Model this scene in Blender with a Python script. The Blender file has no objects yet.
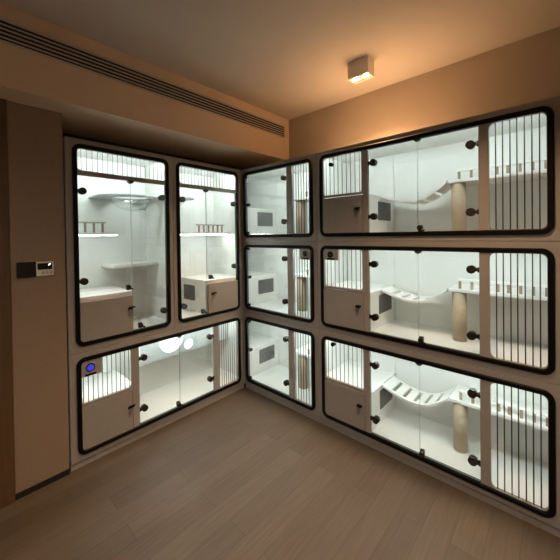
import bpy, bmesh, math, random
from mathutils import Vector, Matrix
random.seed(7)
COL = bpy.context.scene.collection
D = 0.455           # cabinet depth
WY, WX = 0.47, 0.47 # back wall / right wall
CEIL = 2.65

# ---------------------------------------------------------------- materials
def srgb(r, g, b):
    f = lambda c: (c/255/12.92) if c/255 <= .04045 else ((c/255+.055)/1.055)**2.4
    return (f(r), f(g), f(b), 1)

def new_mat(name):
    m = bpy.data.materials.new(name); m.use_nodes = True
    nt = m.node_tree; b = nt.nodes['Principled BSDF']
    return m, nt, b

def simple(name, col, rough=.5, metal=0., noise=.0, scale=40., bump=0., bscale=200., emit=None, es=0.):
    m, nt, b = new_mat(name)
    b.inputs['Base Color'].default_value = col
    b.inputs['Roughness'].default_value = rough
    b.inputs['Metallic'].default_value = metal
    N, L = nt.nodes, nt.links
    tc = N.new('ShaderNodeTexCoord')
    if noise > 0:
        n = N.new('ShaderNodeTexNoise'); n.inputs['Scale'].default_value = scale; n.inputs['Detail'].default_value = 4
        L.new(tc.outputs['Object'], n.inputs['Vector'])
        r = N.new('ShaderNodeValToRGB')
        a = [max(0, c*(1-noise)) for c in col[:3]]; c2 = [min(1, c*(1+noise)) for c in col[:3]]
        r.color_ramp.elements[0].color = (*a, 1); r.color_ramp.elements[1].color = (*c2, 1)
        r.color_ramp.elements[0].position = .3; r.color_ramp.elements[1].position = .7
        L.new(n.outputs['Fac'], r.inputs['Fac']); L.new(r.outputs['Color'], b.inputs['Base Color'])
    if bump > 0:
        n = N.new('ShaderNodeTexNoise'); n.inputs['Scale'].default_value = bscale
        L.new(tc.outputs['Object'], n.inputs['Vector'])
        bp = N.new('ShaderNodeBump'); bp.inputs['Strength'].default_value = bump; bp.inputs['Distance'].default_value = .002
        L.new(n.outputs['Fac'], bp.inputs['Height']); L.new(bp.outputs['Normal'], b.inputs['Normal'])
    if emit:
        b.inputs['Emission Color'].default_value = emit; b.inputs['Emission Strength'].default_value = es
    return m

def glass_mat(name, tint, base=.05, graze=.55):
    m = bpy.data.materials.new(name); m.use_nodes = True
    nt = m.node_tree; N, L = nt.nodes, nt.links
    N.remove(N['Principled BSDF'])
    out = N['Material Output']
    t = N.new('ShaderNodeBsdfTransparent'); t.inputs['Color'].default_value = tint
    g = N.new('ShaderNodeBsdfGlossy'); g.inputs['Roughness'].default_value = .0
    g.inputs['Color'].default_value = (1, 1, 1, 1)
    lw = N.new('ShaderNodeLayerWeight'); lw.inputs['Blend'].default_value = .5
    p = N.new('ShaderNodeMath'); p.operation = 'POWER'; p.inputs[1].default_value = 4
    mm = N.new('ShaderNodeMath'); mm.operation = 'MULTIPLY_ADD'; mm.inputs[1].default_value = graze; mm.inputs[2].default_value = base
    L.new(lw.outputs['Facing'], p.inputs[0]); L.new(p.outputs[0], mm.inputs[0])
    mx = N.new('ShaderNodeMixShader')
    L.new(mm.outputs[0], mx.inputs['Fac']); L.new(t.outputs[0], mx.inputs[1]); L.new(g.outputs[0], mx.inputs[2])
    L.new(mx.outputs[0], out.inputs['Surface'])
    return m

def floor_mat():
    m, nt, b = new_mat('oak_planks'); N, L = nt.nodes, nt.links
    tc = N.new('ShaderNodeTexCoord')
    br = N.new('ShaderNodeTexBrick')
    br.offset = .37; br.offset_frequency = 2
    br.inputs['Scale'].default_value = 1
    br.inputs['Brick Width'].default_value = .98; br.inputs['Row Height'].default_value = .125
    br.inputs['Mortar Size'].default_value = .0009; br.inputs['Mortar Smooth'].default_value = .2
    br.inputs['Bias'].default_value = 0
    br.inputs['Color1'].default_value = srgb(*OAK1); br.inputs['Color2'].default_value = srgb(*OAK2)
    br.inputs['Mortar'].default_value = srgb(62, 48, 38)
    L.new(tc.outputs['Object'], br.inputs['Vector'])
    mp = N.new('ShaderNodeMapping'); mp.inputs['Scale'].default_value = (3.5, 60, 1)
    L.new(tc.outputs['Object'], mp.inputs['Vector'])
    n = N.new('ShaderNodeTexNoise'); n.inputs['Scale'].default_value = 1.2; n.inputs['Detail'].default_value = 8; n.inputs['Roughness'].default_value = .65
    L.new(mp.outputs[0], n.inputs['Vector'])
    r = N.new('ShaderNodeValToRGB')
    r.color_ramp.elements[0].position = .32; r.color_ramp.elements[0].color = (.66, .64, .61, 1)
    r.color_ramp.elements[1].position = .68; r.color_ramp.elements[1].color = (1, 1, 1, 1)
    L.new(n.outputs['Fac'], r.inputs['Fac'])
    mx = N.new('ShaderNodeMixRGB'); mx.blend_type = 'MULTIPLY'; mx.inputs['Fac'].default_value = .8
    L.new(br.outputs['Color'], mx.inputs[1]); L.new(r.outputs['Color'], mx.inputs[2])
    L.new(mx.outputs[0], b.inputs['Base Color'])
    b.inputs['Roughness'].default_value = .5
    bp = N.new('ShaderNodeBump'); bp.inputs['Strength'].default_value = .25; bp.inputs['Distance'].default_value = .002
    L.new(n.outputs['Fac'], bp.inputs['Height']); L.new(bp.outputs['Normal'], b.inputs['Normal'])
    return m

def wood_mat(name, c1, c2):
    m, nt, b = new_mat(name); N, L = nt.nodes, nt.links
    tc = N.new('ShaderNodeTexCoord'); mp = N.new('ShaderNodeMapping'); mp.inputs['Scale'].default_value = (40, 40, 2)
    n = N.new('ShaderNodeTexNoise'); n.inputs['Scale'].default_value = 1.5; n.inputs['Detail'].default_value = 6
    r = N.new('ShaderNodeValToRGB'); r.color_ramp.elements[0].color = c1; r.color_ramp.elements[1].color = c2
    L.new(tc.outputs['Object'], mp.inputs[0]); L.new(mp.outputs[0], n.inputs['Vector']); L.new(n.outputs['Fac'], r.inputs['Fac'])
    L.new(r.outputs[0], b.inputs['Base Color']); b.inputs['Roughness'].default_value = .5
    return m

def sisal_mat():
    m, nt, b = new_mat('sisal_rope'); N, L = nt.nodes, nt.links
    tc = N.new('ShaderNodeTexCoord')
    w = N.new('ShaderNodeTexWave'); w.bands_direction = 'Z'; w.inputs['Scale'].default_value = 42; w.inputs['Distortion'].default_value = .6
    w.inputs['Detail'].default_value = 2
    L.new(tc.outputs['Object'], w.inputs['Vector'])
    n = N.new('ShaderNodeTexNoise'); n.inputs['Scale'].default_value = 90; L.new(tc.outputs['Object'], n.inputs['Vector'])
    r = N.new('ShaderNodeValToRGB'); r.color_ramp.elements[0].color = srgb(158, 140, 116); r.color_ramp.elements[1].color = srgb(208, 192, 166)
    a = N.new('ShaderNodeMath'); a.operation = 'MULTIPLY_ADD'; a.inputs[1].default_value = .55; 
    L.new(w.outputs['Fac'], a.inputs[0]); 
    s = N.new('ShaderNodeMath'); s.operation = 'MULTIPLY'; s.inputs[1].default_value = .5
    L.new(n.outputs['Fac'], s.inputs[0]); L.new(s.outputs[0], a.inputs[2])
    L.new(a.outputs[0], r.inputs['Fac']); L.new(r.outputs[0], b.inputs['Base Color'])
    b.inputs['Roughness'].default_value = .95
    bp = N.new('ShaderNodeBump'); bp.inputs['Strength'].default_value = .6; bp.inputs['Distance'].default_value = .004
    L.new(w.outputs['Fac'], bp.inputs['Height']); L.new(bp.outputs['Normal'], b.inputs['Normal'])
    return m

def mesh_vent_mat():
    m, nt, b = new_mat('dark_mesh'); N, L = nt.nodes, nt.links
    tc = N.new('ShaderNodeTexCoord')
    ch = N.new('ShaderNodeTexChecker'); ch.inputs['Scale'].default_value = 110
    ch.inputs['Color1'].default_value = srgb(70, 72, 70); ch.inputs['Color2'].default_value = srgb(112, 114, 110)
    L.new(tc.outputs['Object'], ch.inputs['Vector']); L.new(ch.outputs['Color'], b.inputs['Base Color'])
    b.inputs['Roughness'].default_value = .7
    return m

OAK1, OAK2 = (103, 88, 71), (89, 75, 59)
TAUPE = (147, 142, 135)
LED_STRENGTH = 21
M = {}
M['taupe'] = simple('taupe_laminate', srgb(*TAUPE), .45, noise=.03, scale=18, bump=.05, bscale=400)
M['taupe_light'] = simple('taupe_frame', srgb(150, 145, 138), .4, noise=.02, scale=20)
M['white'] = simple('white_panel', srgb(226, 228, 224), .38, noise=.015, scale=6)
M['white_part'] = simple('white_board', srgb(236, 236, 232), .4, noise=.01, scale=9)
M['black'] = simple('black_rubber', srgb(9, 8, 8), .5, noise=.1, scale=60)
M['bar'] = simple('dark_bar_metal', srgb(62, 60, 58), .35, .6, noise=.05)
M['chrome_black'] = simple('black_chrome', srgb(96, 93, 90), .16, 1., noise=.04)
M['steel'] = simple('brushed_steel', srgb(176, 172, 166), .3, .9, noise=.05, scale=80)
M['glass'] = glass_mat('clear_glass', (.975, .985, .98, 1))
M['acrylic'] = glass_mat('clear_acrylic', (.9, .92, .92, 1), .1, .7)
M['glass_edge'] = simple('polished_glass_edge', srgb(150, 165, 160), .25)
M['frosted'] = simple('frosted_grey_acrylic', srgb(172, 176, 175), .35, noise=.01)
M['black'].node_tree.nodes['Principled BSDF'].inputs['Specular IOR Level'].default_value = .15
M['mesh'] = mesh_vent_mat()
M['sisal'] = sisal_mat()
M['rail'] = simple('greige_rail', srgb(176, 168, 156), .5, noise=.04)
M['peg'] = simple('wooden_peg', srgb(150, 134, 112), .6, noise=.1, scale=60)
M['led_soft'] = simple('soft_led_strip', (1, 1, 1, 1), .5, emit=(.9, 1, .98, 1), es=30)
M['led_mid'] = simple('corner_led_strip', (1, 1, 1, 1), .5, emit=(.9, 1, .98, 1), es=LED_STRENGTH*1.5)
M['led_tall'] = simple('bright_led_strip', (1, 1, 1, 1), .5, emit=(.9, 1, .98, 1), es=LED_STRENGTH*2.6)
M['led'] = simple('led_strip', (1, 1, 1, 1), .5, emit=(.9, 1, .98, 1), es=LED_STRENGTH)
M['wall'] = simple('beige_paint', srgb(172, 156, 138), .85, noise=.03, scale=3, bump=.08, bscale=220)
M['soffit'] = simple('soffit_lit_paint', srgb(212, 188, 162), .85, noise=.03, scale=3, bump=.08, bscale=220)  # wall paint made lighter and warmer, lamp light put into the colour
M['pier'] = simple('beige_fabric_panel', srgb(139, 119, 99), .85, noise=.04, scale=60, bump=.12, bscale=500)
M['ceiling'] = simple('ceiling_paint', srgb(190, 180, 168), .9, noise=.02, scale=3, bump=.05, bscale=220)
M['floor'] = floor_mat()
M['door'] = wood_mat('dark_walnut', srgb(70, 50, 28), srgb(104, 78, 46))
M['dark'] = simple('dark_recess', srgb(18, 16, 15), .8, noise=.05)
M['vent_slat'] = simple('bronze_slat', srgb(196, 184, 172), .4, .0, noise=.03)
M['lamp_body'] = simple('lamp_body_paint', srgb(236, 226, 212), .5, noise=.02)
M['bulb'] = simple('bulb_glow', (1, .8, .55, 1), .3, emit=(1, .74, .45, 1), es=14)
M['plate_black'] = simple('black_gloss', srgb(14, 13, 13), .2, noise=.05)
M['plate_white'] = simple('white_plastic', srgb(215, 208, 198), .4, noise=.02)
M['screen_mark'] = simple('screen_glow', (1, 1, 1, 1), .4, emit=(1, .95, .85, 1), es=.9)
M['blue'] = simple('blue_glow_ring', srgb(40, 40, 160), .3, emit=(.05, .04, .55, 1), es=.5)

# ---------------------------------------------------------------- mesh helpers
def rr(a, b, c, d, r=.0, n=6, radii=None):
    """rounded rectangle loop a..b (u), c..d (z), counter-clockwise; radii bl, br, tr, tl"""
    R = radii or (r, r, r, r); pts = []
    for (cx, cz, t0, q) in ((a, c, math.pi, R[0]), (b, c, 1.5*math.pi, R[1]), (b, d, 0, R[2]), (a, d, .5*math.pi, R[3])):
        sx = 1 if cx == a else -1; sz = 1 if cz == c else -1
        if q <= 1e-6: pts.append((cx, cz)); continue
        for i in range(n+1):
            t = t0+.5*math.pi*i/n
            pts.append((cx+sx*q+q*math.cos(t), cz+sz*q+q*math.sin(t)))
    return pts

def circle(cx, cz, r, n=24):
    return [(cx+r*math.cos(2*math.pi*i/n), cz+r*math.sin(2*math.pi*i/n)) for i in range(n)]

def plate(bm, outer, holes, d0, d1):
    """flat board in the u-z plane from depth d0 to d1 with holes"""
    tmp = bmesh.new(); edges = []
    for lp in [outer]+list(holes):
        vs = [tmp.verts.new((p[0], d0, p[1])) for p in lp]
        for i in range(len(vs)): edges.append(tmp.edges.new((vs[i], vs[(i+1) % len(vs)])))
    bmesh.ops.triangle_fill(tmp, use_beauty=True, use_dissolve=False, edges=edges)
    bmesh.ops.dissolve_limit(tmp, angle_limit=.001, verts=tmp.verts[:], edges=tmp.edges[:]) if not holes else None
    ex = bmesh.ops.extrude_face_region(tmp, geom=tmp.faces[:])
    for v in ex['geom']:
        if isinstance(v, bmesh.types.BMVert): v.co.y = d1
    bmesh.ops.recalc_face_normals(tmp, faces=tmp.faces[:])
    merge(bm, tmp)

def hplate(bm, outer, holes, z0, z1):
    """board lying flat: loops in (u, d)"""
    tmp = bmesh.new(); plate(tmp, outer, holes, 0, 1)
    for v in tmp.verts: v.co = (v.co.x, v.co.z, z0 if v.co.y < .5 else z1)
    bmesh.ops.recalc_face_normals(tmp, faces=tmp.faces[:])
    merge(bm, tmp)

def merge(bm, tmp):
    me = bpy.data.meshes.new('tmp'); tmp.to_mesh(me); tmp.free(); bm.from_mesh(me); bpy.data.meshes.remove(me)

def box(bm, a, b, c, d, e, f, bev=0.):
    """u a..b, depth c..d, z e..f"""
    tmp = bmesh.new(); bmesh.ops.create_cube(tmp, size=1)
    for v in tmp.verts: v.co = ((a+b)/2+v.co.x*(b-a), (c+d)/2+v.co.y*(d-c), (e+f)/2+v.co.z*(f-e))
    if bev: bmesh.ops.bevel(tmp, geom=tmp.edges[:], offset=bev, segments=2, affect='EDGES', profile=.7)
    merge(bm, tmp)

def rod(bm, p0, p1, r, n=10, r2=None, smooth=True):
    p0, p1 = Vector(p0), Vector(p1); v = p1-p0
    tmp = bmesh.new()
    bmesh.ops.create_cone(tmp, cap_ends=True, segments=n, radius1=r, radius2=r if r2 is None else r2, depth=v.length)
    for f in tmp.faces: f.smooth = smooth and len(f.verts) == 4
    q = Vector((0, 0, 1)).rotation_difference(v.normalized())
    bmesh.ops.transform(tmp, matrix=Matrix.Translation((p0+p1)/2) @ q.to_matrix().to_4x4(), verts=tmp.verts[:])
    merge(bm, tmp)

def lathe(bm, prof, cx, cy, n=32):
    rings = []
    for (r, z) in prof:
        rings.append([bm.verts.new((cx+r*math.cos(2*math.pi*i/n), cy+r*math.sin(2*math.pi*i/n), z)) for i in range(n)])
    for a, b in zip(rings, rings[1:]):
        for i in range(n):
            f = bm.faces.new((a[i], a[(i+1) % n], b[(i+1) % n], b[i])); f.smooth = True

def ring(bm, a, b, c, d, r, w, d0, d1):
    """gasket: rounded-rectangle ring of width w with a rounded face"""
    prof = [(0, d1), (0, d0+.004), (.004, d0), (w-.004, d0), (w, d0+.004), (w, d1)]
    loops = []
    for (t, dd) in prof:
        loops.append([bm.verts.new((p[0], dd, p[1])) for p in rr(a+t, b-t, c+t, d-t, max(.004, r-t), 8)])
    n = len(loops[0])
    for i in range(len(prof)):
        A, B = loops[i], loops[(i+1) % len(prof)]
        for k in range(n):
            f = bm.faces.new((A[k], A[(k+1) % n], B[(k+1) % n], B[k])); f.smooth = False
    bmesh.ops.recalc_face_normals(bm, faces=bm.faces[:])

class Frame:
    """a thing: an Empty at its base; children are drawn in bank coordinates (u, depth, z)"""
    def __init__(s, name, label, cat, origin, rot=0., group=None):
        o = bpy.data.objects.new(name, None); COL.objects.link(o)
        o.empty_display_size = .1
        s.o = o; s.org = Vector(origin)
        o.location = Matrix.Rotation(rot, 3, 'Z') @ s.org
        o.rotation_euler = (0, 0, rot)
        o['label'] = label; o['category'] = cat
        if group: o['group'] = group
    def part(s, name, bm, mat, parent=None, label=None, bevel=0.):
        for v in bm.verts: v.co = v.co-s.org
        me = bpy.data.meshes.new(name); bm.to_mesh(me); bm.free(); me.materials.append(mat)
        o = bpy.data.objects.new(name, me); COL.objects.link(o); o.parent = parent or s.o
        if label: o['label'] = label
        if bevel:
            b = o.modifiers.new('bevel', 'BEVEL'); b.width = bevel; b.segments = 2; b.limit_method = 'ANGLE'; b.angle_limit = .6
        return o

def B(): return bmesh.new()
def structure(name, bm, mat):
    me = bpy.data.meshes.new(name); bm.to_mesh(me); bm.free(); me.materials.append(mat)
    o = bpy.data.objects.new(name, me); COL.objects.link(o); o['kind'] = 'structure'
    return o

# ---------------------------------------------------------------- room
RX0, RY0 = -3.3, -4.0
bm = B(); box(bm, RX0, WX, RY0, WY, -.1, 0); structure('floor', bm, M['floor'])
bm = B(); box(bm, RX0-.1, WX+.1, RY0-.1, WY+.1, CEIL, CEIL+.1); structure('ceiling', bm, M['ceiling'])
bm = B(); box(bm, WX, WX+.1, RY0-.1, WY+.1, -.1, CEIL); structure('wall_right', bm, M['wall'])
bm = B(); box(bm, RX0, WX, WY, WY+.1, -.1, CEIL); structure('wall_back', bm, M['wall'])
bm = B(); box(bm, RX0-.1, RX0, RY0-.1, WY+.1, -.1, CEIL); structure('wall_left', bm, M['wall'])
bm = B(); box(bm, RX0, WX, RY0-.1, RY0, -.1, CEIL); structure('wall_rear', bm, M['wall'])
# soffit with the air grille
BY, BZ = -.2, 2.234
bm = B(); box(bm, RX0, WX, BY, WY, BZ, CEIL); structure('trim_1', bm, M['soffit'])
bm = B(); box(bm, -1.44, WX-.002, .40, .44, 2.102, BZ-.002); structure('gap_shade', bm, M['dark'])  # black strip standing in for the shade above the cabinets
# short wall pier beside the cabinets
bm = B(); box(bm, -1.70, -1.442, 0, WY, 0, BZ); structure('wall_pier', bm, M['pier'])
bm = B(); box(bm, -1.70, -1.443, -.004, 0, 0, .034); structure('baseboard_pier', bm, M['dark'])
# door beyond the pier
bm = B(); box(bm, -1.775, -1.702, -.012, .12, 0, BZ, .002); box(bm, -2.72, -2.65, -.012, .12, 0, BZ, .002); structure('trim_2', bm, M['door'])
bm = B(); box(bm, -2.645, -1.782, .06, .10, .008, BZ-.02, .003); dr = structure('door_1', bm, M['door'])
bm = B(); rod(bm, (-2.58, .06, 1.02), (-2.58, .01, 1.02), .012); rod(bm, (-2.58, .012, 1.02), (-2.47, .012, 1.02), .009)
me = bpy.data.meshes.new('door_handle'); bm.to_mesh(me); bm.free(); me.materials.append(M['steel'])
dh = bpy.data.objects.new('door_handle', me); COL.objects.link(dh); dh.parent = dr; dh['label'] = 'steel door handle'
bm = B(); box(bm, RX0, -2.72, 0, WY, 0, BZ); structure('wall_niche', bm, M['pier'])

# ---------------------------------------------------------------- air grille on the soffit
vx0, vx1, vz0, vz1 = -2.5, .395, 2.452, 2.572
g = Frame('air_vent', 'long dark slotted air conditioning grille set along the soffit below the ceiling', 'vent', ((vx0+vx1)/2, BY, vz0))
bm = B(); box(bm, vx0+.004, vx1-.004, BY-.003, BY, vz0+.003, vz1-.003); g.part('backing', bm, M['dark'], label='black recess behind the slats')
bm = B(); plate(bm, rr(vx0, vx1, vz0, vz1), [rr(vx0+.006, vx1-.006, vz0+.006, vz1-.006)], BY-.014, BY); g.part('frame', bm, M['vent_slat'])
ns = 5
for i in range(ns):
    z = vz0+.006+(i+.5)*(vz1-vz0-.012)/ns+.006
    bm = B(); box(bm, vx0+.006, vx1-.006, BY-.012, BY-.003, z-.0025, z+.0025); g.part('slat', bm, M['vent_slat'])

# ---------------------------------------------------------------- ceiling downlights
def downlight(x, y, label, power, group=None, col=(1, .56, .28), cone=130):
    L_, W_, H_ = .15, .092, .11
    z0 = CEIL-H_
    f = Frame('ceiling_downlight', label, 'lamp', (x, y, z0), 0, group)
    bm = B()
    for (a, b, c, d) in ((x-W_/2, x-W_/2+.008, y-L_/2, y+L_/2), (x+W_/2-.008, x+W_/2, y-L_/2, y+L_/2),
                         (x-W_/2+.008, x+W_/2-.008, y-L_/2, y-L_/2+.008), (x-W_/2+.008, x+W_/2-.008, y+L_/2-.008, y+L_/2)):
        box(bm, a, b, c, d, z0, CEIL)
    hplate(bm, rr(x-W_/2+.007, x+W_/2-.007, y-L_/2+.007, y+L_/2-.007), [circle(x, y-.036, .03), circle(x, y+.036, .03)], z0+.008, z0+.012)
    f.part('housing', bm, M['lamp_body'])
    for s in (-1, 1):
        cy = y+s*.036
        bm = B(); lathe(bm, [(.03, z0+.012), (.024, z0+.05), (.004, z0+.055)], x, cy); rf = f.part('reflector', bm, M['steel'])
        bm = B(); lathe(bm, [(.0, z0+.014), (.014, z0+.016), (.018, z0+.024), (.012, z0+.04), (0, z0+.044)], x, cy, 20); f.part('bulb', bm, M['bulb'], label='glowing warm bulb')
        ld = bpy.data.lights.new('downlight_beam', 'SPOT'); ld.energy = power; ld.color = col
        ld.spot_size = math.radians(cone); ld.spot_blend = .75; ld.shadow_soft_size = .018
        lo = bpy.data.objects.new('downlight_beam', ld); COL.objects.link(lo); lo.parent = f.o
        lo.location = (0, s*.036, .004)
    return f
downlight(.012, -1.25, 'square twin spot lamp glowing warm on the ceiling above the cabinets', 27)
downlight(-.75, -1.95, 'added unseen twin spot ceiling lamp above the middle of the floor', 20, None, (1, .62, .36), 110)  # added lamp, unseen, for the warm light on floor and soffit
for (x, y, p) in ((-2.5, -1.5, 12), (-1.9, -3.2, 22)):
    downlight(x, y, 'added unseen twin spot fill lamp behind the camera', p, 'added fill lamps behind the camera', (1, .84, .68), 150)  # added fill lamps, unseen, to lift the room brightness

# ---------------------------------------------------------------- switch plates on the pier
s = Frame('switch_panel', 'black square glass switch panel on the beige wall pier', 'switch', (-1.632, 0, 1.245))
bm = B(); box(bm, -1.675, -1.589, -.012, 0, 1.245, 1.332, .002); pp = s.part('panel', bm, M['plate_black'])
s = Frame('thermostat', 'white thermostat with dark display beside the black switch panel', 'thermostat', (-1.545, 0, 1.247))
bm = B(); box(bm, -1.587, -1.503, -.011, 0, 1.247, 1.33, .002); s.part('body', bm, M['plate_white'])
bm = B(); box(bm, -1.581, -1.511, -.0125, -.0108, 1.284, 1.321); sc = s.part('display', bm, M['plate_black'], label='dark display')
bm = B(); box(bm, -1.530, -1.524, -.0131, -.0125, 1.306, 1.314); box(bm, -1.526, -1.518, -.0131, -.0125, 1.311, 1.318); s.part('readout', bm, M['screen_mark'], sc, label='small white lit mark')
for k in range(3):
    bm = B(); box(bm, -1.561+k*.019, -1.548+k*.019, -.0125, -.0108, 1.256, 1.274, .0004); s.part('button', bm, M['rail'])

# ---------------------------------------------------------------- cabinet parts
ROT = -math.pi/2
T3, T2, T1 = (.079, .700), (.7735, 1.385), (1.452, 2.067)
ROW = {3: (.045, .736, *T3), 2: (.736, 1.418, *T2), 1: (1.418, 2.10, *T1)}

def shell(f, u0, u1, z0, z1, ta, tb, zb, zt, ext=None, led=True, joint=None):
    """carcass, face frame, gasket, led strip; ext = how far the inside runs on to the left behind the corner"""
    t = .016; e0 = u0 if ext is None else ext
    bm = B()
    if joint:
        box(bm, e0+.001, joint-.0015, D-t, D, z0+.001, z1-.001); box(bm, joint+.0015, u1-.001, D-t, D, z0+.001, z1-.001)
    else: box(bm, e0+.001, u1-.001, D-t, D, z0+.001, z1-.001)                     # back
    box(bm, e0+.001, e0+t, .0185, D-t, z0+.001, z1-.001)                    # left side
    box(bm, u1-t, u1-.001, .0185, D-t, z0+.001, z1-.001)                    # right side
    box(bm, e0+t, u1-t, .0185, D-t, z1-t-.001, z1-.001)                     # top
    box(bm, e0+t, u1-t, .0185, D-t, zb-.004, zb+.018)                       # bottom
    if ext is not None:
        box(bm, e0+t, u0, .001, .0185, z0+.001, z1-.001)
    f.part('carcass', bm, M['white'], label='white inner shell')
    bm = B(); plate(bm, rr(u0+.0012, u1-.0012, z0+.0012, z1-.0012), [rr(ta+.004, tb-.004, zb+.004, zt-.004, .047, 8)], 0, .018)
    f.part('face_frame', bm, M['taupe'], bevel=.0015)
    bm = B(); ring(bm, ta, tb, zb, zt, .05, .026, -.013, .02)
    f.part('gasket', bm, M['black'], label='black rounded rubber edge')
    if led:
        bm = B(); box(bm, u0+.03, u1-.03, .022, .034, zt-.0215, zt-.011)
        f.part('led_strip', bm, M['led_tall' if zt-zb > 1 else 'led_mid' if ext is not None else 'led'], label='glowing white light strip')

def bars(f, parent, us, z0, z1, r=.0024, d=.008):
    for u in us:
        bm = B(); rod(bm, (u, d, z0-.004), (u, d, z1+.004), r, 8); f.part('bar', bm, M['bar'], parent, label='thin dark vertical bar')

def bar_panel(f, outer, hole, us, rad=.018, name='bar_panel', d0=-.003):
    a, b, c, d = outer
    bm = B(); plate(bm, rr(a, b, c, d, radii=(outer_r(f, a, c), outer_r(f, b, c), outer_r(f, b, d), outer_r(f, a, d))), [rr(*hole, rad)], d0, .014)
    p = f.part(name, bm, M['taupe_light'])
    bars(f, p, us, hole[2], hole[3], .0018 if hole[2] > 1.85 else .0024 if len(us) > 7 else .003)
    return p
def outer_r(f, u, z):
    ta, tb, zb, zt = f.t
    near = lambda p, q: abs(p-q) < .03
    return .028 if (near(u, ta) or near(u, tb)) and (near(z, zb) or near(z, zt)) else 0

def lin(a, b, n): return [a+(b-a)*(i+.5)/n for i in range(n)]

def hinge(f, door, u, z, side):
    """round clamp on the pane plus knuckle towards the post (side -1 left, +1 right)"""
    bm = B(); rod(bm, (u, -.010, z), (u, .022, z), .0225, 24)
    rod(bm, (u, -.013, z), (u, -.010, z), .014, 20)
    box(bm, min(u, u+side*.036), max(u, u+side*.036), -.006, .017, z-.009, z+.009, .002)
    rod(bm, (u+side*.036, .004, z-.014), (u+side*.036, .004, z+.014), .0075, 12)
    f.part('hinge', bm, M['chrome_black'], door, label='round black metal hinge')

def pane_lock(f, door, u, z):
    bm = B(); box(bm, u-.012, u+.012, -.006, .016, z-.018, z+.02, .004)
    rod(bm, (u, -.02, z+.004), (u, .012, z+.004), .014, 20)
    rod(bm, (u+.004, -.012, z-.006), (u+.028, -.016, z-.012), .006, 10)
    f.part('lock', bm, M['chrome_black'], door, label='small black cam lock')

def pane(f, a, b, c, d, hinges=(), lock=None, radii=None):
    bm = B(); plate(bm, rr(a, b, c, d, radii=radii or (.004,)*4), [], .004, .009)
    bm.normal_update(); em = [abs(fc.normal.y) < .5 for fc in bm.faces]
    p = f.part('glass_door', bm, M['glass'], label='clear frameless glass door')
    p.data.materials.append(M['glass_edge'])
    for fc, e in zip(p.data.polygons, em):
        if e: fc.material_index = 1
    for (u, z, sd) in hinges: hinge(f, p, u, z, sd)
    if lock: pane_lock(f, p, *lock)
    return p

def notch(f, u, z):
    """half-round magnet catch under the top edge"""
    lp = [(u+.023*math.cos(t), z+.004-.023*abs(math.sin(t))) for t in [math.pi+math.pi*i/14 for i in range(15)]]
    bm = B(); plate(bm, lp, [], -.004, .016); f.part('magnet_catch', bm, M['bar'], label='half round grey catch')

def key_lock(f, door, u, z, sd=1):
    bm = B(); rod(bm, (u, -.014, z), (u, .0, z), .014, 20)
    box(bm, u-.006, u+.03, -.024, -.013, z+.004, z+.016, .002)
    k = f.part('key_lock', bm, M['black'], door, label='black key lock')
    bm = B(); rod(bm, (u, -.012, z-.012), (u, -.016, z-.012), .009, 16); box(bm, u-.005, u+.005, -.017, -.012, z-.054, z-.008, .001)
    f.part('key', bm, M['steel'], door, label='hanging steel key')

def litter_door(f, a, b, c, d, key, radii=(0, 0, 0, 0)):
    bm = B(); plate(bm, rr(a, b, c, d, radii=radii), [], -.007, .012)
    p = f.part('litter_door', bm, M['taupe'], bevel=.0015)
    key_lock(f, p, *key)
    return p

def control_tab(f, a, b, c, d, fan, r, blue=False):
    rad = (0, 0, .0, .028) if fan[0] < (f.t[0]+f.t[1])/2 else (0, 0, .028, 0)
    bm = B(); plate(bm, rr(a, b, c, d, radii=rad), [], -.006, .0)
    p = f.part('control_plate', bm, M['taupe'])
    bm = B(); rod(bm, (fan[0], -.012, fan[1]), (fan[0], -.005, fan[1]), r, 28); f.part('fan_ring', bm, M['plate_black'], p, label='round black button ring')
    bm = B(); rod(bm, (fan[0], -.015, fan[1]), (fan[0], -.012, fan[1]), r*(.78 if blue else .5), 24)
    f.part('fan_button', bm, M['blue'] if blue else M['bar'], p, label='round blue lit button' if blue else 'dark grey button centre')
    bm = B(); box(bm, fan[0]-.03, fan[0]+.035, -.008, -.005, c+.003, c+.015, .001)
    f.part('slot', bm, M['plate_black'], p, label='narrow black slot')
    return p

def post(f, a, b, c, d):
    bm = B(); box(bm, a, b, -.003, .016, c, d, .0015); f.part('upright', bm, M['taupe_light'])

def plinth(f, u0, u1):
    bm = B(); box(bm, u0+.001, u1-.001, .012, .03, 0, .043); f.part('plinth', bm, M['taupe'])

def side_vent_house(f, u0, u1, zb, vent_u, vent_sign, d0=.022, top=.285, slab=(None, None), vd=(.165, .38), vz=(.115, .25)):
    """white litter compartment with a dark mesh window in the side facing the camera"""
    bm = B(); box(bm, u0, u1, d0, D-.0165, zb+.0185, zb+top-.02, .002)
    h = f.part('litter_compartment', bm, M['white_part'], label='white litter compartment')
    bm = B()
    lp = rr(u0-.0, u1+.004*vent_sign if vent_sign > 0 else u1, d0-.004, D-.0165, radii=(.004, .02, .0, .0) if vent_sign > 0 else (.02, .004, 0, 0))
    if vent_sign < 0: lp = rr(u0-.004, u1, d0-.004, D-.0165, radii=(.02, .004, 0, 0))
    hplate(bm, lp, [], zb+top-.02, zb+top); f.part('compartment_top', bm, M['white_part'], h)
    # mesh window: rounded plate turned into the side face
    tmp = B(); plate(tmp, rr(vd[0], vd[1], zb+vz[0], zb+vz[1], .006, 3), [], 0, .004)
    for v in tmp.verts:
        d, k, z = v.co.x, v.co.y, v.co.z
        v.co = (vent_u+vent_sign*k, d, z)
    bmesh.ops.recalc_face_normals(tmp, faces=tmp.faces[:])
    bm = B(); merge(bm, tmp); f.part('vent_window', bm, M['mesh'], h, label='dark mesh window')
    return h

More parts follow.
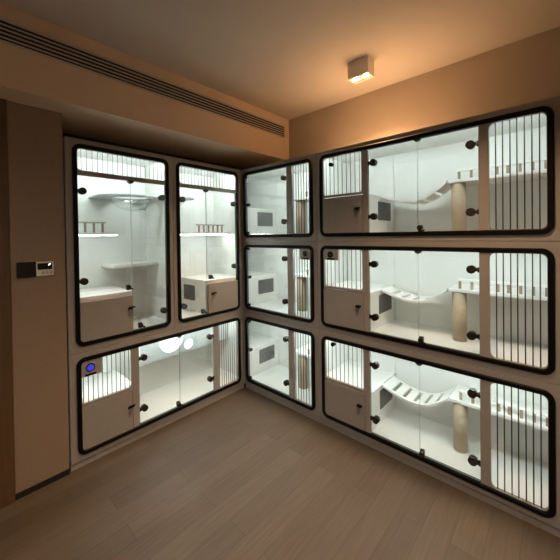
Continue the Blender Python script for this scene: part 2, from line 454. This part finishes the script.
def walkway(f, u0, u1, d0, z, pegs, rd, ru0, ru1, rail_h=.062, light=False):
    bm = B(); hplate(bm, rr(u0, u1, d0, D-.0165, radii=(.015, 0, 0, 0)), [], z-.02, z)
    w = f.part('walkway', bm, M['white_part'], bevel=.002)
    for u in pegs:
        bm = B(); box(bm, u-.007, u+.007, rd-.006, rd+.006, z, z+rail_h-.013); f.part('railing_peg', bm, M['peg'], w, label='wooden railing peg')
    bm = B(); box(bm, ru0, ru1, rd-.009, rd+.009, z+rail_h-.014, z+rail_h, .003); f.part('top_rail', bm, M['white_part'], w)
    return w

def scratching_post(bank_rot, u, d, z0, z1, r, label):
    f = Frame('scratching_post', label, 'scratching post', (u, d, z0), bank_rot, 'sisal scratching posts')
    bm = B(); lathe(bm, [(0, z0+.001), (r, z0+.001), (r, z1-.001), (0, z1-.001)], u, d, 32)
    for fc in bm.faces: fc.smooth = abs(fc.normal.z) < .5
    bmesh.ops.recalc_face_normals(bm, faces=bm.faces[:])
    f.part('sisal_wrap', bm, M['sisal'])
    return f

def bridge(zb, label):
    """hanging plank bridge between the litter compartment and the walkway (wide cabinets)"""
    ua, ub, um = 1.302, 1.735, 1.53
    za, zbb, zm = zb+.287, zb+.338, zb+.232
    f = Frame('hanging_bridge', label, 'bridge', (um, .3, zm), ROT, 'white hanging bridges')
    def zz(u):
        if u < um: t = (um-u)/(um-ua); return zm+(za-zm)*t*t*(1.2-.2*t)
        t = (u-um)/(ub-um); return zm+(zbb-zm)*t*t*(1.2-.2*t)
    dA, dB_ = .195, .37
    for dd in (dA, dB_):
        bm = B(); n = 22; prev = None
        for i in range(n+1):
            u = ua+(ub-ua)*i/n; z = zz(u)
            ringv = [bm.verts.new((u, dd+sx*.011, z+sz*.008)) for sx, sz in ((-1, -1), (1, -1), (1, 1), (-1, 1))]
            if prev:
                for k in range(4): bm.faces.new((prev[k], prev[(k+1) % 4], ringv[(k+1) % 4], ringv[k]))
            else: bm.faces.new(ringv)
            prev = ringv
        bm.faces.new(prev[::-1])
        bmesh.ops.recalc_face_normals(bm, faces=bm.faces[:])
        f.part('side_rail', bm, M['white_part'])
    n = 6; step = (ub-ua)/n
    for i in range(n):
        a = ua+step*i+.012; b = ua+step*(i+1)-.012
        if i == 0: a = ua+.002
        if i == n-1: b = ub-.003
        bm = B(); vs = []
        for u in (a, (a+b)/2, b):
            for dd in (dA+.012, dB_-.012):
                for s in (-.006, .006): vs.append(bm.verts.new((u, dd, zz(u)+s)))
        for k in (0, 4):
            A = vs[k:k+4]; C = vs[k+4:k+8]
            bm.faces.new((A[0], A[2], C[2], C[0])); bm.faces.new((A[1], C[1], C[3], A[3]))
            bm.faces.new((A[0], C[0], C[1], A[1])); bm.faces.new((A[2], A[3], C[3], C[2]))
        bm.faces.new((vs[0], vs[1], vs[3], vs[2])); bm.faces.new((vs[8], vs[10], vs[11], vs[9]))
        bmesh.ops.recalc_face_normals(bm, faces=bm.faces[:])
        f.part('slat', bm, M['white_part'])

def clear_bowl(u, d, z, r, label):
    f = Frame('hanging_bowl', label, 'bowl', (u, d, z-r*.75), 0, 'clear cat bowls')
    prof = [(r+.02, z+.001), (r+.02, z+.006), (r, z+.006)]
    for i in range(1, 11):
        t = math.pi/2*i/10
        prof.append((r*math.cos(t), z+.006-r*.8*math.sin(t)))
    bm = B(); lathe(bm, prof, u, d, 40); f.part('dome', bm, M['acrylic'])
    bm = B(); lathe(bm, [(r+.022, z+.001), (r+.022, z+.009), (r-.004, z+.009), (r-.004, z+.001)], u, d, 40)
    f.part('rim', bm, M['frosted'], label='pale grey rim')

def strip(f, a, b, d, z, parent):
    bm = B(); box(bm, a, b, d, d+.012, z-.0035, z); f.part('led_strip', bm, M['led_soft'], parent, label='glowing white light strip')

# ---------------------------------------------------------------- LEFT BANK (u = x)
def tall(u0, u1, ta, tb, mirror, label):
    zb, zt = T2[0], T1[1]
    f = Frame('tall_cat_cabinet', label, 'cat cabinet', ((u0+u1)/2, 0, .736), 0, 'tall left cabinets'); f.t = (ta, tb, zb, zt)
    shell(f, u0, u1, .736, 2.10, ta, tb, zb, zt)
    ia, ib = ta+.024, tb-.024; zi0, zi1 = zb+.024, zt-.024
    bar_panel(f, (ia, ib, 1.868, zi1), (ia+.006, ib-.006, 1.9, zi1-.006), lin(ia+.012, ib-.012, 18), .02)
    sg = -1 if mirror else 1
    X = lambda k: ia+k if not mirror else ib-k         # distance from the house side
    def span(k0, k1): return (X(k0), X(k1)) if not mirror else (X(k1), X(k0))
    h0, h1 = (u0+.017, X(.338)) if not mirror else (X(.338), u1-.017)
    seam = .332
    # panes: short one above the compartment, long one beside it
    a, b = span(.003, seam-.002)
    pane(f, a, b, 1.10, 1.864, [(X(.03), 1.768, -sg), (X(.03), 1.187, -sg)], (X(seam-.03), 1.112))
    w = ib-ia
    a, b = span(seam+.002, w-.003)
    pane(f, a, b, zi0+.004, 1.864, [(X(w-.03), 1.768, sg), (X(w-.03), .90, sg)], (X(seam+.05), .826))
    notch(f, X(seam), 1.868)
    a, b = span(.002, seam-.004)
    litter_door(f, a, b, zi0+.002, 1.052, (X(.31) if not mirror else X(.285), .962), radii=(.026, 0, 0, 0) if not mirror else (0, .026, 0, 0))
    side_vent_house(f, h0, h1, zb, h1 if not mirror else h0, sg, top=.308, vd=(.19, .375), vz=(.112, .25))
    return f, X, span, (u0, u1)
cL, X, span, uu = tall(-1.434, -.720, -1.3953, -.7525, False, 'tall glass fronted cat cabinet on the far left beside the wall pier')
# shelves inside the far-left cabinet
zs = 1.505
bm = B(); hplate(bm, rr(-1.417, -1.05, .17, D-.0165, radii=(0, .02, 0, 0)), [], zs-.018, zs); w = cL.part('shelf', bm, M['white_part'])
for u in (-1.33, -1.277, -1.222, -1.166):
    bm = B(); box(bm, u-.006, u+.006, .185, .197, zs, zs+.066); cL.part('railing_peg', bm, M['peg'], w, label='wooden railing peg')
bm = B(); box(bm, -1.36, -1.145, .182, .2, zs+.066, zs+.076, .002); cL.part('top_rail', bm, M['rail'], w)
strip(cL, -1.40, -1.075, .175, zs-.018, w)
bm = B(); hplate(bm, rr(-1.10, -.737, .22, D-.0165, radii=(.03, 0, 0, 0)), [], 1.236, 1.26); cL.part('shelf', bm, M['white_part'])
bcx, bcd, bz, br_ = -.93, .27, 1.785, .145
bm = B(); hplate(bm, rr(-1.18, -.737, .10, D-.0165, radii=(.14, 0, 0, 0)), [circle(bcx, bcd, br_+.004, 32)], bz-.012, bz); cL.part('bowl_shelf', bm, M['frosted'])
clear_bowl(bcx, bcd, bz, br_, 'clear dome bowl hung in the top shelf of the far left tall cabinet')

cM, X, span, uu = tall(-.720, 0, -.6877, -.0506, True, 'tall glass fronted cat cabinet second from the left next to the corner')
bm = B(); hplate(bm, rr(-.62, -.017, .17, D-.0165, radii=(.02, 0, 0, 0)), [], zs-.018, zs); w = cM.part('shelf', bm, M['white_part'])
for u in lin(-.385, -.075, 6):
    bm = B(); box(bm, u-.006, u+.006, .185, .197, zs, zs+.066); cM.part('railing_peg', bm, M['peg'], w, label='wooden railing peg')
bm = B(); box(bm, -.385, -.075, .182, .2, zs+.066, zs+.076, .002); cM.part('top_rail', bm, M['rail'], w)
strip(cM, -.60, -.04, .19, zs-.018, w)
bm = B(); hplate(bm, rr(-.703, -.5, .2, D-.0165, radii=(0, .03, 0, 0)), [], 1.226, 1.25); cM.part('shelf', bm, M['white_part'])
bcx, bcd, bz, br_ = -.55, .29, 1.815, .11
bm = B(); hplate(bm, rr(-.703, -.39, .14, D-.0165, radii=(0, .1, 0, 0)), [circle(bcx, bcd, br_+.004, 32)], bz-.012, bz); cM.part('bowl_shelf', bm, M['frosted'])
clear_bowl(bcx, bcd, bz, br_, 'clear dome bowl hung in the top shelf of the tall cabinet beside the corner')

zb, zt = T3
cB = Frame('low_cat_cabinet', 'low wide cat cabinet on the floor under the two tall cabinets, blue lit button', 'cat cabinet', (-.717, 0, 0)); cB.t = (-1.3953, -.0506, zb, zt)
shell(cB, -1.434, 0, .045, .736, -1.3953, -.0506, zb, zt)
plinth(cB, -1.434, 0)
p = bar_panel(cB, (-1.371, -1.052, .388, .676), (-1.366, -1.060, .402, .671), [u for u in lin(-1.37, -1.058, 11)], .018)
control_tab(cB, -1.371, -1.25, .574, .676, (-1.318, .628), .026, True)
litter_door(cB, -1.370, -1.056, .105, .384, (-1.075, .262), radii=(.026, 0, 0, 0))
post(cB, -1.052, -1.005, .103, .676)
pane(cB, -1.002, -.682, .106, .672, [(-.968, .585, -1), (-.968, .212, -1)], (-.70, .13))
pane(cB, -.678, -.356, .106, .672, [(-.392, .592, 1), (-.392, .222, 1)])
notch(cB, -.68, .676)
post(cB, -.353, -.305, .103, .676)
bar_panel(cB, (-.305, -.075, .103, .676), (-.299, -.081, .110, .670), lin(-.299, -.081, 9), .012)
side_vent_house(cB, -1.417, -1.02, zb, -1.02, 1, top=.31)
nz0, nz1, nd = .448, .695, .20
bm = B(); plate(bm, rr(-.91, -.03, nz0, nz1), [circle(-.642, .595, .112, 36), circle(-.478, .512, .045, 28)], nd, nd+.008)
nb = cB.part('nest_front', bm, M['frosted'], label='pale grey front with two round openings')
bm = B(); box(bm, -.91, -.03, nd+.008, D-.0165, nz0, nz0+.012); box(bm, -.922, -.91, nd, D-.0165, nz0, nz1)
cB.part('nest_floor', bm, M['white_part'], nb)
strip(cB, -.88, -.06, nd+.03, nz1-.005, nb)  # added hidden strip so the nest openings look bright

# ---------------------------------------------------------------- RIGHT BANK (u = -y)
rowname = {1: 'top', 2: 'middle', 3: 'bottom'}
for k in (1, 2, 3):
    z0, z1, zb, zt = ROW[k]; zi0, zi1 = zb+.024, zt-.024
    # narrow corner cabinet
    lab = {1: 'narrow cat cabinet in the corner, topmost of the stack of three',
           2: 'narrow cat cabinet in the corner, middle one with a black button above its bars',
           3: 'narrow cat cabinet in the corner, lowest one standing on the floor'}[k]
    f = Frame('corner_cat_cabinet', lab, 'cat cabinet', (.436, 0, 0 if k == 3 else z0), ROT, 'narrow corner cabinets'); f.t = (.0261, .8383, zb, zt)
    shell(f, 0, .872, z0, z1, .0261, .8383, zb, zt, ext=-.452)
    if k == 3: plinth(f, 0, .872)
    a = pane(f, .053, .566, zi0+.004, zi1-.004, [(.532, zt-.115, 1), (.532, zb+.132, 1)], radii=(.02, 0, 0, .02))
    zm = (zb+zt)/2
    bm = B(); rod(bm, (.088, -.016, zm), (.088, .014, zm), .015, 20); box(bm, .056, .09, -.008, .012, zm-.008, zm+.008, .002)
    f.part('lock', bm, M['chrome_black'], a, label='small black cam lock')
    for zz_ in (zi0+.018, zi1-.018):
        bm = B(); box(bm, .062, .088, -.004, .013, zz_-.012, zz_+.012, .004); f.part('corner_clip', bm, M['chrome_black'], a, label='black corner clip')
    post(f, .567, .618, zi0, zi1)
    bar_panel(f, (.618, .814, zi0, zi1), (.624, .808, zi0+.006, zi1-.006), lin(.622, .81, 7), .016)
    if k == 2: control_tab(f, .705, .813, 1.272, 1.361, (.758, 1.318), .021)
    side_vent_house(f, -.435, .04, zb, .04, 1, top=.288, vd=(.16, .375), vz=(.113, .252))
    walkway(f, .47, .855, .17, zb+.345, lin(.60, .85, 4), .19, .58, .855)
    scratching_post(ROT, .545, .222, zb+.018, zb+.325, .041,
                    {1: 'sisal scratching post behind bars in the top narrow corner cabinet', 2: 'sisal scratching post behind bars in the middle narrow corner cabinet',
                     3: 'sisal scratching post behind bars in the lowest narrow corner cabinet'}[k])
    # wide cabinet
    lab = {1: 'wide cat cabinet on the right, topmost of the stack of three under the ceiling lamp',
           2: 'wide cat cabinet on the right, middle one with a black button above its bars',
           3: 'wide cat cabinet on the right, lowest one standing on the floor'}[k]
    f = Frame('wide_cat_cabinet', lab, 'cat cabinet', (1.581, 0, 0 if k == 3 else z0), ROT, 'wide right cabinets'); f.t = (.9063, 2.246, zb, zt)
    shell(f, .872, 2.290, z0, z1, .9063, 2.246, zb, zt, joint=1.3)
    if k == 3: plinth(f, .872, 2.290)
    ia, ib = .9303, 2.222
    bar_panel(f, (ia, 1.262, zb+.292, zi1), (ia+.007, 1.252, zb+.308, zi1-.004), lin(ia+.01, 1.25, 9), .018)
    if k == 2: control_tab(f, ia, 1.06, 1.278, zi1, (.997, 1.319), .023)
    else:
        bm = B(); rod(bm, (1.008, -.014, zt-.082 if k == 1 else zt-.05), (1.008, .012, zt-.082 if k == 1 else zt-.05), .014, 20); f.part('stud', bm, M['black'], label='small black stud on the bars')
    litter_door(f, ia+.001, 1.261, zi0+.002, zb+.286, (1.215, zb+.186), radii=(.026, 0, 0, 0))
    post(f, 1.2625, 1.300, zi0, zi1)
    pane(f, 1.303, 1.619, zi0+.004, zi1-.002, [(1.337, zt-.121, -1), (1.337, zb+.132, -1)])
    pane(f, 1.623, 1.938, zi0+.004, zi1-.002, [(1.902, zt-.121, 1), (1.902, zb+.126, 1)], (1.636, zi0+.02))
    notch(f, 1.621, zi1)
    post(f, 1.94, 1.982, zi0, zi1)
    bar_panel(f, (1.982, ib, zi0, zi1), (1.987, ib-.004, zi0+.004, zi1-.004), [2.015, 2.045, 2.076, 2.104, 2.134, 2.163, 2.192], .028)
    side_vent_house(f, .889, 1.292, zb, 1.292, 1, top=.29)
    walkway(f, 1.737, 2.273, .19, zb+.345, [1.80, 1.865, 1.93, 1.995, 2.045, 2.10, 2.155, 2.21], .215, 1.79, 2.27)
    scratching_post(ROT, 1.793, .232, zb+.018, zb+.325, .039,
                    {1: 'sisal scratching post in the top wide cabinet on the right', 2: 'sisal scratching post in the middle wide cabinet on the right',
                     3: 'sisal scratching post in the lowest wide cabinet on the right'}[k])
    bridge(zb, {1: 'white plank bridge hanging in the top wide cabinet', 2: 'white plank bridge hanging in the middle wide cabinet',
                3: 'white plank bridge hanging in the lowest wide cabinet'}[k])

# ---------------------------------------------------------------- world, camera, view
w = bpy.data.worlds.new('World'); bpy.context.scene.world = w; w.use_nodes = True
w.node_tree.nodes['Background'].inputs['Color'].default_value = (.05, .045, .04, 1)
w.node_tree.nodes['Background'].inputs['Strength'].default_value = .2

F_PX, CY, YAW, PITCH, ROLL = 309.73, 239.27, .7391, -.0103, -.0138
cam = bpy.data.cameras.new('camera'); co = bpy.data.objects.new('camera', cam); COL.objects.link(co)
cam.sensor_width = 36; cam.sensor_fit = 'HORIZONTAL'; cam.lens = F_PX/560*36; cam.shift_y = -(280-CY)/560
cam.clip_start = .02
h = Vector((math.cos(YAW), math.sin(YAW), 0)); r = Vector((math.sin(YAW), -math.cos(YAW), 0)); u = Vector((0, 0, 1))
c, s_ = math.cos(PITCH), math.sin(PITCH); Fw = h*c+u*s_; U = u*c-h*s_
c, s_ = math.cos(ROLL), math.sin(ROLL); R = r*c+U*s_; U = U*c-r*s_
m = Matrix((R, U, -Fw)).transposed().to_4x4(); m.translation = Vector((-1.9605, -2.272, 1.4616))
co.matrix_world = m
S = bpy.context.scene; S.camera = co
S.view_settings.view_transform = 'Standard'; S.view_settings.look = 'None'
S.view_settings.gamma = 1; S.view_settings.use_curve_mapping = False
S.view_settings.exposure = .95
S.cycles.use_denoising = True
S.cycles.max_bounces = 10; S.cycles.diffuse_bounces = 5; S.cycles.transparent_max_bounces = 24
S.cycles.sample_clamp_indirect = 4
